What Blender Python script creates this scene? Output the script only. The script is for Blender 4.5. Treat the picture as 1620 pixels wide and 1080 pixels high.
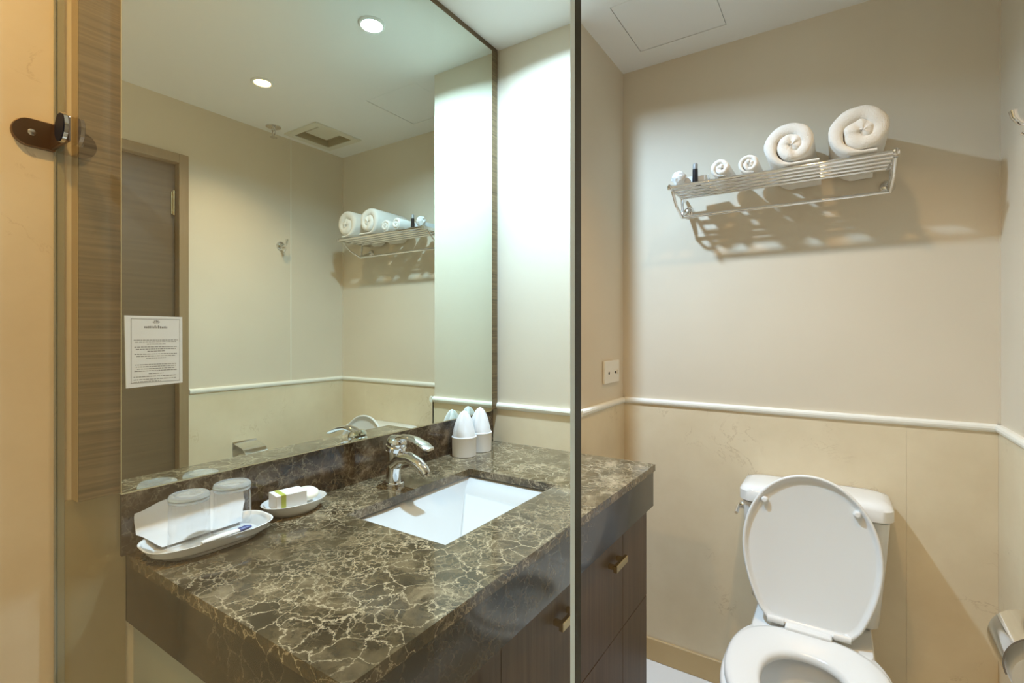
import bpy, bmesh, math, random
from mathutils import Vector, Matrix, noise
random.seed(7)
PI = math.pi
sc = bpy.context.scene
for o in list(bpy.data.objects):
    bpy.data.objects.remove(o, do_unlink=True)
COL = sc.collection

# ------------------------------------------------------------------ camera
F_PX, HORIZON, YAW, EYE = 783.19, 526.14, 0.5815, 1.2794
cam = bpy.data.cameras.new('camera')
cam.sensor_width = 36.0
cam.lens = F_PX * 36.0 / 1620.0
cam.shift_y = -(540.0 - HORIZON) / 1620.0
cam.clip_start = 0.01
camo = bpy.data.objects.new('camera', cam)
COL.objects.link(camo)
camo.location = (0, 0, EYE)
camo.rotation_euler = (PI / 2, 0, YAW)
sc.camera = camo

# ------------------------------------------------------------------ room size
CEIL = 2.3294
XL, XR = -1.085, 0.386          # mirror wall, door wall
YB, YF = 1.929, -0.655           # toilet wall, back of the shower
XP, YP = -0.727, 1.514          # pillar beside the vanity
ZR = 1.020                      # chair rail top

# ------------------------------------------------------------------ world, exposure, lamps
w = bpy.data.worlds.new('world')
sc.world = w
w.use_nodes = True
w.node_tree.nodes['Background'].inputs[0].default_value = (0.9, 0.9, 1.0, 1)
w.node_tree.nodes['Background'].inputs[1].default_value = 0.0
sc.view_settings.view_transform = 'Standard'
sc.view_settings.look = 'None'
sc.view_settings.gamma = 1.0
sc.view_settings.use_curve_mapping = False
sc.view_settings.exposure = 0.0
sc.cycles.max_bounces = 14
sc.cycles.diffuse_bounces = 7
sc.cycles.glossy_bounces = 8
sc.cycles.transmission_bounces = 12
sc.cycles.transparent_max_bounces = 16
sc.cycles.caustics_reflective = True
sc.cycles.caustics_refractive = True
sc.cycles.blur_glossy = 0.3
sc.cycles.sample_clamp_indirect = 6.0
sc.cycles.use_denoising = True

SINK_LAMP = (-0.777, 1.145)
TOILET_LAMP = (-0.085, 1.160)
SHOWER_LAMP = (-0.74, -0.10)
SINK_RGB, TOILET_RGB, SHOWER_RGB = (0.51, 0.75, 1.0), (1.0, 0.64, 0.29), (1.0, 0.60, 0.19)


def lamp(name, xy, watts, rgb, size=0.055, spread=150):
    l = bpy.data.lights.new(name, 'AREA')
    l.shape = 'DISK'
    l.size = size
    l.energy = watts
    l.color = rgb
    l.spread = math.radians(spread)
    o = bpy.data.objects.new(name, l)
    COL.objects.link(o)
    o.location = (xy[0], xy[1], CEIL - 0.008)
    return o


lamp('sink_lamp_light', SINK_LAMP, 25.5, SINK_RGB, 0.07, 157)
lamp('toilet_lamp_light', TOILET_LAMP, 4.5, TOILET_RGB, 0.05, 115)
lamp('shower_lamp_light', SHOWER_LAMP, 5.8, SHOWER_RGB, 0.06, 130)


# ------------------------------------------------------------------ materials
def mat(name):
    m = bpy.data.materials.new(name)
    m.use_nodes = True
    return m, m.node_tree.nodes, m.node_tree.links, m.node_tree.nodes['Principled BSDF']


def simple(name, rgb, rough=0.5, metal=0.0, coat=0.0, spec=0.5, bump=None):
    m, n, l, b = mat(name)
    b.inputs['Base Color'].default_value = (*rgb, 1)
    b.inputs['Roughness'].default_value = rough
    b.inputs['Metallic'].default_value = metal
    b.inputs['Coat Weight'].default_value = coat
    b.inputs['Coat Roughness'].default_value = 0.04
    b.inputs['Specular IOR Level'].default_value = spec
    if bump:
        sca, strength, dist = bump
        tc = n.new('ShaderNodeTexCoord')
        t = n.new('ShaderNodeTexNoise')
        t.inputs['Scale'].default_value = sca
        t.inputs['Detail'].default_value = 4
        l.new(tc.outputs['Object'], t.inputs['Vector'])
        bp = n.new('ShaderNodeBump')
        bp.inputs['Strength'].default_value = strength
        bp.inputs['Distance'].default_value = dist
        l.new(t.outputs['Fac'], bp.inputs['Height'])
        l.new(bp.outputs['Normal'], b.inputs['Normal'])
    return m


def ramp(n, stops):
    r = n.new('ShaderNodeValToRGB')
    e = r.color_ramp.elements
    while len(e) < len(stops):
        e.new(0.5)
    for i, (p, c) in enumerate(stops):
        e[i].position = p
        e[i].color = (*c, 1) if len(c) == 3 else c
    return r


def tex(n, l, kind, scale, detail=4, vec=None, rough=None, dist=None):
    t = n.new('ShaderNodeTex' + kind)
    if 'Scale' in t.inputs:
        t.inputs['Scale'].default_value = scale
    if 'Detail' in t.inputs:
        t.inputs['Detail'].default_value = detail
    if rough is not None:
        t.inputs['Roughness'].default_value = rough
    if dist is not None and 'Distortion' in t.inputs:
        t.inputs['Distortion'].default_value = dist
    if vec is not None:
        l.new(vec, t.inputs['Vector'])
    return t


def mixc(n, l, fac, a, b, mode='MIX'):
    x = n.new('ShaderNodeMix')
    x.data_type = 'RGBA'
    x.blend_type = mode
    for sock, val in ((x.inputs[0], fac), (x.inputs[6], a), (x.inputs[7], b)):
        if isinstance(val, (int, float)):
            sock.default_value = val
        elif isinstance(val, tuple):
            sock.default_value = (*val, 1)
        else:
            l.new(val, sock)
    return x.outputs[2]


def vmap(n, l, scale=(1, 1, 1), rot=(0, 0, 0)):
    tc = n.new('ShaderNodeTexCoord')
    mp = n.new('ShaderNodeMapping')
    mp.inputs['Scale'].default_value = scale
    mp.inputs['Rotation'].default_value = rot
    l.new(tc.outputs['Object'], mp.inputs['Vector'])
    return mp.outputs['Vector']


def make_paint():
    m, n, l, b = mat('wall_paper')
    v = vmap(n, l)
    t = tex(n, l, 'Noise', 2.2, 3, v)
    r = ramp(n, [(0.3, (0.65, 0.57, 0.445)), (0.75, (0.70, 0.615, 0.485))])
    l.new(t.outputs['Fac'], r.inputs[0])
    l.new(r.outputs[0], b.inputs['Base Color'])
    b.inputs['Roughness'].default_value = 0.55
    t2 = tex(n, l, 'Noise', 220, 2, v)
    bp = n.new('ShaderNodeBump')
    bp.inputs['Strength'].default_value = 0.08
    bp.inputs['Distance'].default_value = 0.001
    l.new(t2.outputs['Fac'], bp.inputs['Height'])
    l.new(bp.outputs['Normal'], b.inputs['Normal'])
    return m


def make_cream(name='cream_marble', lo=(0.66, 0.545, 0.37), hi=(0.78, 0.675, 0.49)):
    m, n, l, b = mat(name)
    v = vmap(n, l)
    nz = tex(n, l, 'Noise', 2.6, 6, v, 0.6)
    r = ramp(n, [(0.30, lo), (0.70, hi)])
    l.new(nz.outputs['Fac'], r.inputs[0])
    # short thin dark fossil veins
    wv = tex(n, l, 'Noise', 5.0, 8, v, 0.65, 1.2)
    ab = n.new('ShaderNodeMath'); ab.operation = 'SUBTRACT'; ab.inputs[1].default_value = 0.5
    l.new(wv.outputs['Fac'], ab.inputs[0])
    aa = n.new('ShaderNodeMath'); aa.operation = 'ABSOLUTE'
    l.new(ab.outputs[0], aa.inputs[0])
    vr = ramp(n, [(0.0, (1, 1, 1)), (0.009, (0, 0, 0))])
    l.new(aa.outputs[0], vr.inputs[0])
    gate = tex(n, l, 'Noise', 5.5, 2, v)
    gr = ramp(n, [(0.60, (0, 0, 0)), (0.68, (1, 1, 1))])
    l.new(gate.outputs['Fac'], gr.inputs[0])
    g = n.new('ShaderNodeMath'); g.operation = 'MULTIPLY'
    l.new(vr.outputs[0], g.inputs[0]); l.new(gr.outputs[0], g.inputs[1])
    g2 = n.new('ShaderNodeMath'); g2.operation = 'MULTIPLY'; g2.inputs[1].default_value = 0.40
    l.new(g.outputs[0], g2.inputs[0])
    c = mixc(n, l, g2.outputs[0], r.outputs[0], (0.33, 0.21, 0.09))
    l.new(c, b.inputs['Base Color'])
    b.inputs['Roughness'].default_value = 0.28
    b.inputs['Specular IOR Level'].default_value = 0.35
    return m


def make_emperador(name, dark, vein, pale=0.0):
    m, n, l, b = mat(name)
    v = vmap(n, l)
    dn = tex(n, l, 'Noise', 11, 7, v, 0.66)
    sub = n.new('ShaderNodeVectorMath'); sub.operation = 'SUBTRACT'; sub.inputs[1].default_value = (0.5, 0.5, 0.5)
    l.new(dn.outputs['Color'], sub.inputs[0])
    scl = n.new('ShaderNodeVectorMath'); scl.operation = 'SCALE'; scl.inputs['Scale'].default_value = 0.085
    l.new(sub.outputs[0], scl.inputs[0])
    add = n.new('ShaderNodeVectorMath'); add.operation = 'ADD'
    l.new(v, add.inputs[0]); l.new(scl.outputs[0], add.inputs[1])
    vec = add.outputs[0]
    big = tex(n, l, 'Noise', 12, 10, vec, 0.70)
    base = ramp(n, dark)
    # the base tone gets paler along the length
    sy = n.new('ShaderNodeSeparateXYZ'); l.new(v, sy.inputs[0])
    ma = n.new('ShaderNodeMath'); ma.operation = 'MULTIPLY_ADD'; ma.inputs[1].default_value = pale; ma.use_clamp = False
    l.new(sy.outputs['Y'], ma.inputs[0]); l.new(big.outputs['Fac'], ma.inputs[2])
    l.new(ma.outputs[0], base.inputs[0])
    vc = tex(n, l, 'Voronoi', 34, 0, vec)           # fragments tinted one by one
    hs = ramp(n, [(0.0, (0.60, 0.58, 0.55)), (0.6, (1.0, 0.98, 0.93)), (1.0, (1.6, 1.6, 1.65))])
    sep = n.new('ShaderNodeSeparateColor')
    l.new(vc.outputs['Color'], sep.inputs[0])
    l.new(sep.outputs[0], hs.inputs[0])
    c1 = mixc(n, l, 0.8, base.outputs[0], hs.outputs[0], 'MULTIPLY')

    def veins(scale, wd, strength, gate_scale, g0, g1):
        ve = tex(n, l, 'Voronoi', scale, 0, vec)
        ve.feature = 'DISTANCE_TO_EDGE'
        vr = ramp(n, [(0.0, (1, 1, 1)), (wd, (0.3, 0.3, 0.3)), (wd * 2.0, (0, 0, 0))])
        l.new(ve.outputs['Distance'], vr.inputs[0])
        gt = tex(n, l, 'Noise', gate_scale, 3, v)
        gr = ramp(n, [(g0, (0, 0, 0)), (g1, (1, 1, 1))])
        l.new(gt.outputs['Fac'], gr.inputs[0])
        mu = n.new('ShaderNodeMath'); mu.operation = 'MULTIPLY'
        l.new(vr.outputs[0], mu.inputs[0]); l.new(gr.outputs[0], mu.inputs[1])
        m2 = n.new('ShaderNodeMath'); m2.operation = 'MULTIPLY'; m2.inputs[1].default_value = strength
        l.new(mu.outputs[0], m2.inputs[0])
        return m2.outputs[0]
    c2 = mixc(n, l, veins(23, 0.015, vein, 5, 0.36, 0.60), c1, (0.58, 0.48, 0.32))
    c3 = mixc(n, l, veins(54, 0.036, vein * .8, 8, 0.42, 0.62), c2, (0.48, 0.39, 0.25))
    l.new(c3, b.inputs['Base Color'])
    b.inputs['Roughness'].default_value = 0.12
    b.inputs['Specular IOR Level'].default_value = 0.5
    b.inputs['Coat Weight'].default_value = 0.25
    b.inputs['Coat Roughness'].default_value = 0.06
    return m


def make_wood(name, lo, hi, scale, rough=0.42):
    """scale stretches the grain: small number = along the grain."""
    m, n, l, b = mat(name)
    v = vmap(n, l, scale)
    t = tex(n, l, 'Noise', 1.0, 6, v, 0.62, 0.35)
    r = ramp(n, [(0.30, lo), (0.52, tuple((a + c) / 2 for a, c in zip(lo, hi))), (0.72, hi)])
    l.new(t.outputs['Fac'], r.inputs[0])
    l.new(r.outputs[0], b.inputs['Base Color'])
    b.inputs['Roughness'].default_value = rough
    b.inputs['Specular IOR Level'].default_value = 0.35
    bp = n.new('ShaderNodeBump')
    bp.inputs['Strength'].default_value = 0.15
    bp.inputs['Distance'].default_value = 0.0006
    l.new(t.outputs['Fac'], bp.inputs['Height'])
    l.new(bp.outputs['Normal'], b.inputs['Normal'])
    return m


def make_clear(name, tint, ior, refl=(1, 1, 1)):
    """sheet glass: see-through with mirror-like reflection that grows at grazing angles (outer faces only)."""
    m, n, l, b = mat(name)
    n.remove(b)
    out = [x for x in n if x.type == 'OUTPUT_MATERIAL'][0]
    tr = n.new('ShaderNodeBsdfTransparent'); tr.inputs[0].default_value = (*tint, 1)
    gl = n.new('ShaderNodeBsdfGlossy'); gl.inputs['Color'].default_value = (*refl, 1); gl.inputs['Roughness'].default_value = 0.0
    fr = n.new('ShaderNodeFresnel'); fr.inputs[0].default_value = ior
    ge = n.new('ShaderNodeNewGeometry')
    iv = n.new('ShaderNodeMath'); iv.operation = 'SUBTRACT'; iv.inputs[0].default_value = 1.0
    l.new(ge.outputs['Backfacing'], iv.inputs[1])
    mu = n.new('ShaderNodeMath'); mu.operation = 'MULTIPLY'
    l.new(fr.outputs[0], mu.inputs[0]); l.new(iv.outputs[0], mu.inputs[1])
    mx = n.new('ShaderNodeMixShader')
    l.new(mu.outputs[0], mx.inputs[0]); l.new(tr.outputs[0], mx.inputs[1]); l.new(gl.outputs[0], mx.inputs[2])
    l.new(mx.outputs[0], out.inputs[0])
    return m


def make_emit(name, rgb, s):
    m, n, l, b = mat(name)
    b.inputs['Base Color'].default_value = (0, 0, 0, 1)
    b.inputs['Emission Color'].default_value = (*rgb, 1)
    b.inputs['Emission Strength'].default_value = s
    return m


def make_mirror():
    m, n, l, b = mat('mirror_silver')
    n.remove(b)
    out = [x for x in n if x.type == 'OUTPUT_MATERIAL'][0]
    gl = n.new('ShaderNodeBsdfGlossy')
    gl.inputs['Color'].default_value = (0.80, 0.865, 0.80, 1)
    gl.inputs['Roughness'].default_value = 0.0
    l.new(gl.outputs[0], out.inputs[0])
    return m


M = {}
M['paint'] = make_paint()
M['cream'] = make_cream()
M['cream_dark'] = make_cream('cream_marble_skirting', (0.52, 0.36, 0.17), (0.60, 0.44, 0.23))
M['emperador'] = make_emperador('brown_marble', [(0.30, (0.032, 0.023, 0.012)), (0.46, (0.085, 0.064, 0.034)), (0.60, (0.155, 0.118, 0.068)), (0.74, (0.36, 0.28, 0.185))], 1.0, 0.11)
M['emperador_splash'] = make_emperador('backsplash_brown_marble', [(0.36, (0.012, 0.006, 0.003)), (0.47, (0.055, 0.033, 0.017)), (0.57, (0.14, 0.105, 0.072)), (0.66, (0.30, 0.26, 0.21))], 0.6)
M['emperador_shaded'] = make_emperador('shaded_brown_marble', [(0.30, (0.008, 0.005, 0.003)), (0.50, (0.020, 0.013, 0.007)), (0.64, (0.038, 0.027, 0.015)), (0.78, (0.08, 0.062, 0.04))], 0.22)  # same marble as the top, dim light on the aprons painted in
M['wood_mirror'] = make_wood('brown_laminate_board', (0.065, 0.043, 0.018), (0.21, 0.145, 0.070), (6, 3.0, 150))
M['wood_door'] = make_wood('brown_door_laminate', (0.080, 0.052, 0.024), (0.125, 0.082, 0.040), (6, 2.0, 70))
M['wood_frame'] = make_wood('door_frame_wood', (0.24, 0.165, 0.085), (0.30, 0.21, 0.115), (60, 60, 3))
M['wood_cab'] = make_wood('brown_cabinet_laminate', (0.085, 0.054, 0.031), (0.145, 0.096, 0.058), (6, 90, 3))
M['ceiling'] = simple('white_ceiling_paint', (0.80, 0.79, 0.76), 0.7)
M['white_trim'] = simple('white_rail', (0.82, 0.80, 0.72), 0.4)
M['floor_tile'] = simple('pale_floor_tile', (0.80, 0.79, 0.76), 0.25)
M['grout'] = simple('tile_grout', (0.55, 0.53, 0.48), 0.8)
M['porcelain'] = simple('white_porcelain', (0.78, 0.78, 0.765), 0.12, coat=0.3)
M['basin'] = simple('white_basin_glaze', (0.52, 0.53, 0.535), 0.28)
M['seat'] = simple('white_seat_plastic', (0.76, 0.76, 0.745), 0.22)
M['ceramic'] = simple('white_ceramic', (0.74, 0.74, 0.73), 0.15, coat=0.2)
M['chrome'] = simple('polished_chrome', (0.82, 0.82, 0.82), 0.07, metal=1.0)
M['steel'] = simple('brushed_steel', (0.62, 0.60, 0.56), 0.25, metal=1.0)
M['bronze'] = simple('tarnished_clamp', (0.20, 0.125, 0.075), 0.28, metal=0.85)
M['gold'] = simple('satin_brass', (0.55, 0.42, 0.22), 0.25, metal=1.0)
M['black'] = simple('black_plastic', (0.012, 0.012, 0.014), 0.3)
M['grey'] = simple('grey_plastic', (0.25, 0.25, 0.24), 0.4)
M['navy'] = simple('dark_blue_cap', (0.006, 0.008, 0.025), 0.5, spec=0.1)
M['towel'] = simple('white_terry', (0.80, 0.775, 0.72), 0.95, spec=0.1, bump=(420, 0.6, 0.004))
M['paper'] = simple('white_paper', (0.74, 0.745, 0.75), 0.8, spec=0.2)
M['paper2'] = simple('cup_cover_paper', (0.74, 0.74, 0.75), 0.8, spec=0.2)
M['notice'] = simple('notice_paper', (0.74, 0.735, 0.70), 0.7, spec=0.2)
M['ink'] = simple('grey_ink', (0.22, 0.22, 0.21), 0.8)
M['green'] = simple('green_print', (0.42, 0.46, 0.08), 0.6)
M['soap'] = simple('cream_soap', (0.86, 0.82, 0.70), 0.4)
M['blue_print'] = simple('blue_print', (0.05, 0.07, 0.22), 0.4)
M['plastic'] = simple('socket_plastic', (0.80, 0.76, 0.68), 0.35)
M['dark'] = simple('dark_gap', (0.02, 0.02, 0.02), 0.8)
M['card'] = simple('cardboard_core', (0.50, 0.38, 0.24), 0.8)
M['tissue'] = simple('tissue_paper', (0.82, 0.80, 0.76), 0.9, spec=0.1)
M['vent'] = simple('cream_vent_metal', (0.68, 0.66, 0.55), 0.5)
M['vent_in'] = simple('vent_throat', (0.42, 0.37, 0.24), 0.7)
M['wrap'] = make_clear('clear_wrapper', (0.90, 0.93, 0.95), 1.5)
M['glass'] = make_clear('shower_glass', (0.985, 1.0, 0.98), 1.27)
M['tumbler'] = make_clear('tumbler_glass', (0.975, 0.98, 0.985), 1.6)
M['tumbler_base'] = make_clear('tumbler_base_glass', (0.90, 0.925, 0.94), 1.75)
M['glass_edge'] = simple('glass_cut_edge', (0.016, 0.020, 0.012), 0.2, spec=0.25)
M['glass_arris'] = simple('arris_painted_glint', (0.72, 0.88, 0.97), 0.15)  # pale colour stands in for light refracted along the glass edge
M['sealant'] = simple('grey_silicone', (0.30, 0.30, 0.24), 0.5)
M['mirror'] = make_mirror()
M['mirror_edge'] = simple('mirror_cut_edge', (0.70, 0.68, 0.50), 0.25)
M['lamp_cool'] = make_emit('lit_cool_bulb', SINK_RGB, 30)
M['lamp_warm'] = make_emit('lit_warm_bulb', TOILET_RGB, 30)
gm, gn, gl_, gb = mat('solid_glass')
gb.inputs['Base Color'].default_value = (0.90, 0.95, 0.98, 1)
gb.inputs['Transmission Weight'].default_value = 0.84
gb.inputs['Roughness'].default_value = 0.0
gb.inputs['IOR'].default_value = 1.45
M['solid_glass'] = gm


# ------------------------------------------------------------------ builders
def obj(name, bm, m, parent=None, loc=None, smooth=False, angle=40):
    """link a bmesh, built in world coordinates, as ONE object; loc = its origin when it is a top-level mesh."""
    org = Vector((0, 0, 0))
    if parent is not None:
        p = parent
        while p is not None:
            org += p.location
            p = p.parent
    elif loc is not None:
        org = Vector(loc)
    bmesh.ops.remove_doubles(bm, verts=bm.verts, dist=1e-6)
    bmesh.ops.recalc_face_normals(bm, faces=bm.faces)
    bmesh.ops.translate(bm, verts=bm.verts, vec=-org)
    me = bpy.data.meshes.new(name)
    bm.to_mesh(me)
    bm.free()
    for mm in (m if isinstance(m, (list, tuple)) else [m]):
        me.materials.append(mm)
    if smooth:
        me.polygons.foreach_set('use_smooth', [True] * len(me.polygons))
        me.set_sharp_from_angle(angle=math.radians(angle))
    o = bpy.data.objects.new(name, me)
    COL.objects.link(o)
    if parent is not None:
        o.parent = parent
    elif loc is not None:
        o.location = loc
    return o


def tag(o, label=None, cat=None, group=None, kind=None):
    for k, v in (('label', label), ('category', cat), ('group', group), ('kind', kind)):
        if v:
            o[k] = v
    return o


def thing(name, label, cat, loc, group=None):
    o = bpy.data.objects.new(name, None)
    o.empty_display_size = 0.05
    COL.objects.link(o)
    o.location = loc
    return tag(o, label, cat, group)


def B():
    return bmesh.new()


def box(bm, x0, x1, y0, y1, z0, z1, bev=0.0, seg=2):
    r = bmesh.ops.create_cube(bm, size=1.0)
    vs = r['verts']
    for v in vs:
        v.co = Vector((x0 + (v.co.x + .5) * (x1 - x0), y0 + (v.co.y + .5) * (y1 - y0), z0 + (v.co.z + .5) * (z1 - z0)))
    if bev:
        es = list({e for v in vs for e in v.link_edges})
        bmesh.ops.bevel(bm, geom=es, offset=bev, segments=seg, affect='EDGES', profile=0.5)
    return bm


def loft(bm, rings, cap0=True, cap1=True, closed=False):
    vr = [[bm.verts.new(p) for p in ring] for ring in rings]
    k = len(vr[0])
    pairs = list(zip(vr[:-1], vr[1:])) + ([(vr[-1], vr[0])] if closed else [])
    for a, b in pairs:
        for i in range(k):
            bm.faces.new((a[i], a[(i + 1) % k], b[(i + 1) % k], b[i]))
    if not closed:
        if cap0:
            bm.faces.new(vr[0][::-1])
        if cap1:
            bm.faces.new(vr[-1])
    return bm


def frame_of(d):
    d = Vector(d).normalized()
    up = Vector((0, 0, 1)) if abs(d.z) < 0.95 else Vector((1, 0, 0))
    a = d.cross(up).normalized()
    return a, d.cross(a).normalized()


def tube(bm, pts, r, n=12, sx=1.0, sy=1.0):
    pts = [Vector(p) for p in pts]
    rr = r if isinstance(r, (list, tuple)) else [r] * len(pts)
    rings = []
    a0 = None
    for i, p in enumerate(pts):
        d = (pts[min(i + 1, len(pts) - 1)] - pts[max(i - 1, 0)]).normalized()
        if a0 is None:
            a0, _ = frame_of(d)
        a0 = (a0 - d * a0.dot(d)).normalized()
        b0 = d.cross(a0)
        rings.append([p + (a0 * math.cos(t) * sx + b0 * math.sin(t) * sy) * rr[i] for t in (2 * PI * k / n for k in range(n))])
    return loft(bm, rings)


def lathe(bm, prof, c, axis=(0, 0, 1), n=32, cap0=True, cap1=True):
    ax = Vector(axis).normalized()
    a, b = frame_of(ax)
    rings = []
    for r, h in prof:
        r = max(r, 1e-5)
        rings.append([Vector(c) + ax * h + (a * math.cos(t) + b * math.sin(t)) * r for t in (2 * PI * k / n for k in range(n))])
    return loft(bm, rings, cap0, cap1)


def rrect(x0, x1, y0, y1, r, n=6):
    pts = []
    for cx, cy, a0 in ((x1 - r, y1 - r, 0), (x0 + r, y1 - r, PI / 2), (x0 + r, y0 + r, PI), (x1 - r, y0 + r, 1.5 * PI)):
        for k in range(n + 1):
            t = a0 + PI / 2 * k / n
            pts.append((cx + r * math.cos(t), cy + r * math.sin(t)))
    return pts


def slab_with_holes(bm, xs, ys, z0, z1, holes):
    """horizontal slab made of cells, open inside the holes."""
    xs = sorted(set(xs + [h[i] for h in holes for i in (0, 1)]))
    ys = sorted(set(ys + [h[i] for h in holes for i in (2, 3)]))

    def hol(i, j):
        if i < 0 or j < 0 or i >= len(xs) - 1 or j >= len(ys) - 1:
            return True
        x, y = (xs[i] + xs[i + 1]) / 2, (ys[j] + ys[j + 1]) / 2
        return any(h[0] < x < h[1] and h[2] < y < h[3] for h in holes)
    vd = {}

    def V(i, j, z):
        k = (i, j, z)
        if k not in vd:
            vd[k] = bm.verts.new((xs[i], ys[j], z))
        return vd[k]
    for i in range(len(xs) - 1):
        for j in range(len(ys) - 1):
            if hol(i, j):
                continue
            bm.faces.new((V(i, j, z1), V(i + 1, j, z1), V(i + 1, j + 1, z1), V(i, j + 1, z1)))
            bm.faces.new((V(i, j, z0), V(i, j + 1, z0), V(i + 1, j + 1, z0), V(i + 1, j, z0)))
            for di, dj, a, b_ in ((-1, 0, (i, j), (i, j + 1)), (1, 0, (i + 1, j), (i + 1, j + 1)), (0, -1, (i, j), (i + 1, j)), (0, 1, (i, j + 1), (i + 1, j + 1))):
                if hol(i + di, j + dj):
                    bm.faces.new((V(*a, z0), V(*b_, z0), V(*b_, z1), V(*a, z1)))
    return bm


def struct(name, bm, m, **k):
    return tag(obj(name, bm, m, **k), kind='structure')


# ------------------------------------------------------------------ the setting
WT = 0.10
wall_left = struct('wall_left', box(B(), XL - WT, XL, YF - WT, YB + WT, 0, CEIL), M['cream'])
wall_back = struct('wall_back', box(B(), XL, XR + WT, YB, YB + WT, 0, CEIL), M['paint'])
wall_front = struct('wall_front', box(B(), XL, XR + WT, YF - WT, YF, 0, CEIL), simple('white_shower_wall', (0.80, 0.80, 0.77), 0.3))
pillar = struct('wall_pillar', box(B(), XL, XP, YP, YB, 0, CEIL), M['paint'])
# door wall with its opening
DY0, DY1, DZ = 0.262, 1.041, 2.045
bm = B()
box(bm, XR, XR + WT, YF, DY0, 0, CEIL)
box(bm, XR, XR + WT, DY1, YB, 0, CEIL)
box(bm, XR, XR + WT, DY0, DY1, DZ, CEIL)
wall_right = struct('wall_right', bm, M['paint'])

# ceiling with the openings of the hatch and the air vent
HX0, HX1, HY0, HY1 = -0.616, -0.316, 1.512, 1.812
VX0, VX1, VY0, VY1 = 0.100, 0.300, 1.555, 1.765
bm = slab_with_holes(B(), [XL - WT, XR + WT], [YF - WT, YB + WT], CEIL, CEIL + 0.05,
                     [(HX0, HX1, HY0, HY1), (VX0, VX1, VY0, VY1)])
ceiling = struct('ceiling', bm, M['ceiling'])
g = 0.0022
obj('access_panel', box(B(), HX0 + g, HX1 - g, HY0 + g, HY1 - g, CEIL + 0.001, CEIL + 0.02), M['ceiling'], ceiling)
obj('access_panel_backing', box(B(), HX0 - .01, HX1 + .01, HY0 - .01, HY1 + .01, CEIL + 0.05, CEIL + 0.055), M['dark'], ceiling)

obj('marble_slab', box(B(), XL, XL + .003, 0.2815, 0.3665, 0.0, 0.997), make_cream('shaded_wall_marble', (0.30, 0.235, 0.12), (0.40, 0.32, 0.18)), wall_left)['label'] = 'marble wall strip beside the counter with shade painted in as darker tan'  # thin strip: shade painted in where little light reaches the wall

# floor: pale tiles with recessed joints
floor = struct('floor', box(B(), XL - WT, XR + WT, YF - WT, YB + WT, -0.06, -0.004), M['grout'])
tile_me = None
T = 0.40
nx, ny = 4, 7
for i in range(nx):
    for j in range(ny):
        x0 = -1.085 + i * T
        y0 = YB - (j + 1) * T
        x1, y1 = min(x0 + T, XR), y0 + T
        y0 = max(y0, YF)
        if x1 - x0 < 0.05 or y1 - y0 < 0.05:
            continue
        obj('floor_tile', box(B(), x0 + .0012, x1 - .0012, y0 + .0012, y1 - .0012, -0.006, 0, 0.0008, 1), M['floor_tile'], floor)

# marble wainscot: slabs on the toilet wall, the pillar and the door wall
def slabs_y(parent, x0, x1, joints, yface, th, z0, z1, m):
    xs = [x0] + joints + [x1]
    for a, b_ in zip(xs[:-1], xs[1:]):
        obj('marble_slab', box(B(), a + .0002, b_ - .0002, yface - th, yface, z0, z1), m, parent)


TH = 0.006
slabs_y(wall_back, XP, XR - TH, [0.176], YB, TH, 0.085, ZR - 0.022, M['cream'])
slabs_y(pillar, XL, XP + TH, [], YP, TH, 0.0, ZR - 0.022, M['cream'])
for a, b_ in ((YP - TH, YB - TH),):
    obj('marble_slab', box(B(), XP, XP + TH, a, b_, 0.085, ZR - 0.022), M['cream'], pillar)
for a, b_ in ((1.0805, YB - TH),):
    obj('marble_slab', box(B(), XR - TH, XR, a, b_, 0.0, ZR - 0.022), M['cream'], wall_right)
for a, b_ in ((YF, DY0 - .04),):
    obj('marble_slab', box(B(), XR - TH, XR, a, b_, 0.0, CEIL), M['cream'], wall_right)
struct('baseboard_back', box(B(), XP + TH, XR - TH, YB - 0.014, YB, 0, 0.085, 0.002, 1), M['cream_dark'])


def rail_profile():
    return [(0, 0), (0.010, 0.0), (0.014, 0.005), (0.0155, 0.011), (0.014, 0.017), (0.009, 0.022), (0, 0.022)]


def rail(name, p0, p1, nrm):
    nrm = Vector(nrm)
    rings = [[Vector((p[0], p[1], ZR - 0.022 + h)) + nrm * t for t, h in rail_profile()] for p in (p0, p1)]
    return struct(name, loft(B(), rings), M['white_trim'])


rail('trim_1', (XP, YB), (XR, YB), (0, -1, 0))
rail('trim_2', (XL, YP), (XP + 0.0155, YP), (0, -1, 0))
rail('trim_3', (XP, YP - 0.0155), (XP, YB), (1, 0, 0))
rail('trim_4', (XR, 1.082), (XR, YB), (-1, 0, 0))
# slim bead in the corner of the toilet wall and the door wall, seam of the wallpaper on the door wall
struct('trim_5', box(B(), XR - 0.004, XR, YB - 0.004, YB, ZR, CEIL), M['paint'])
struct('trim_6', box(B(), XR - 0.0008, XR, 1.589, 1.5925, ZR, CEIL), M['white_trim'])

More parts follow.
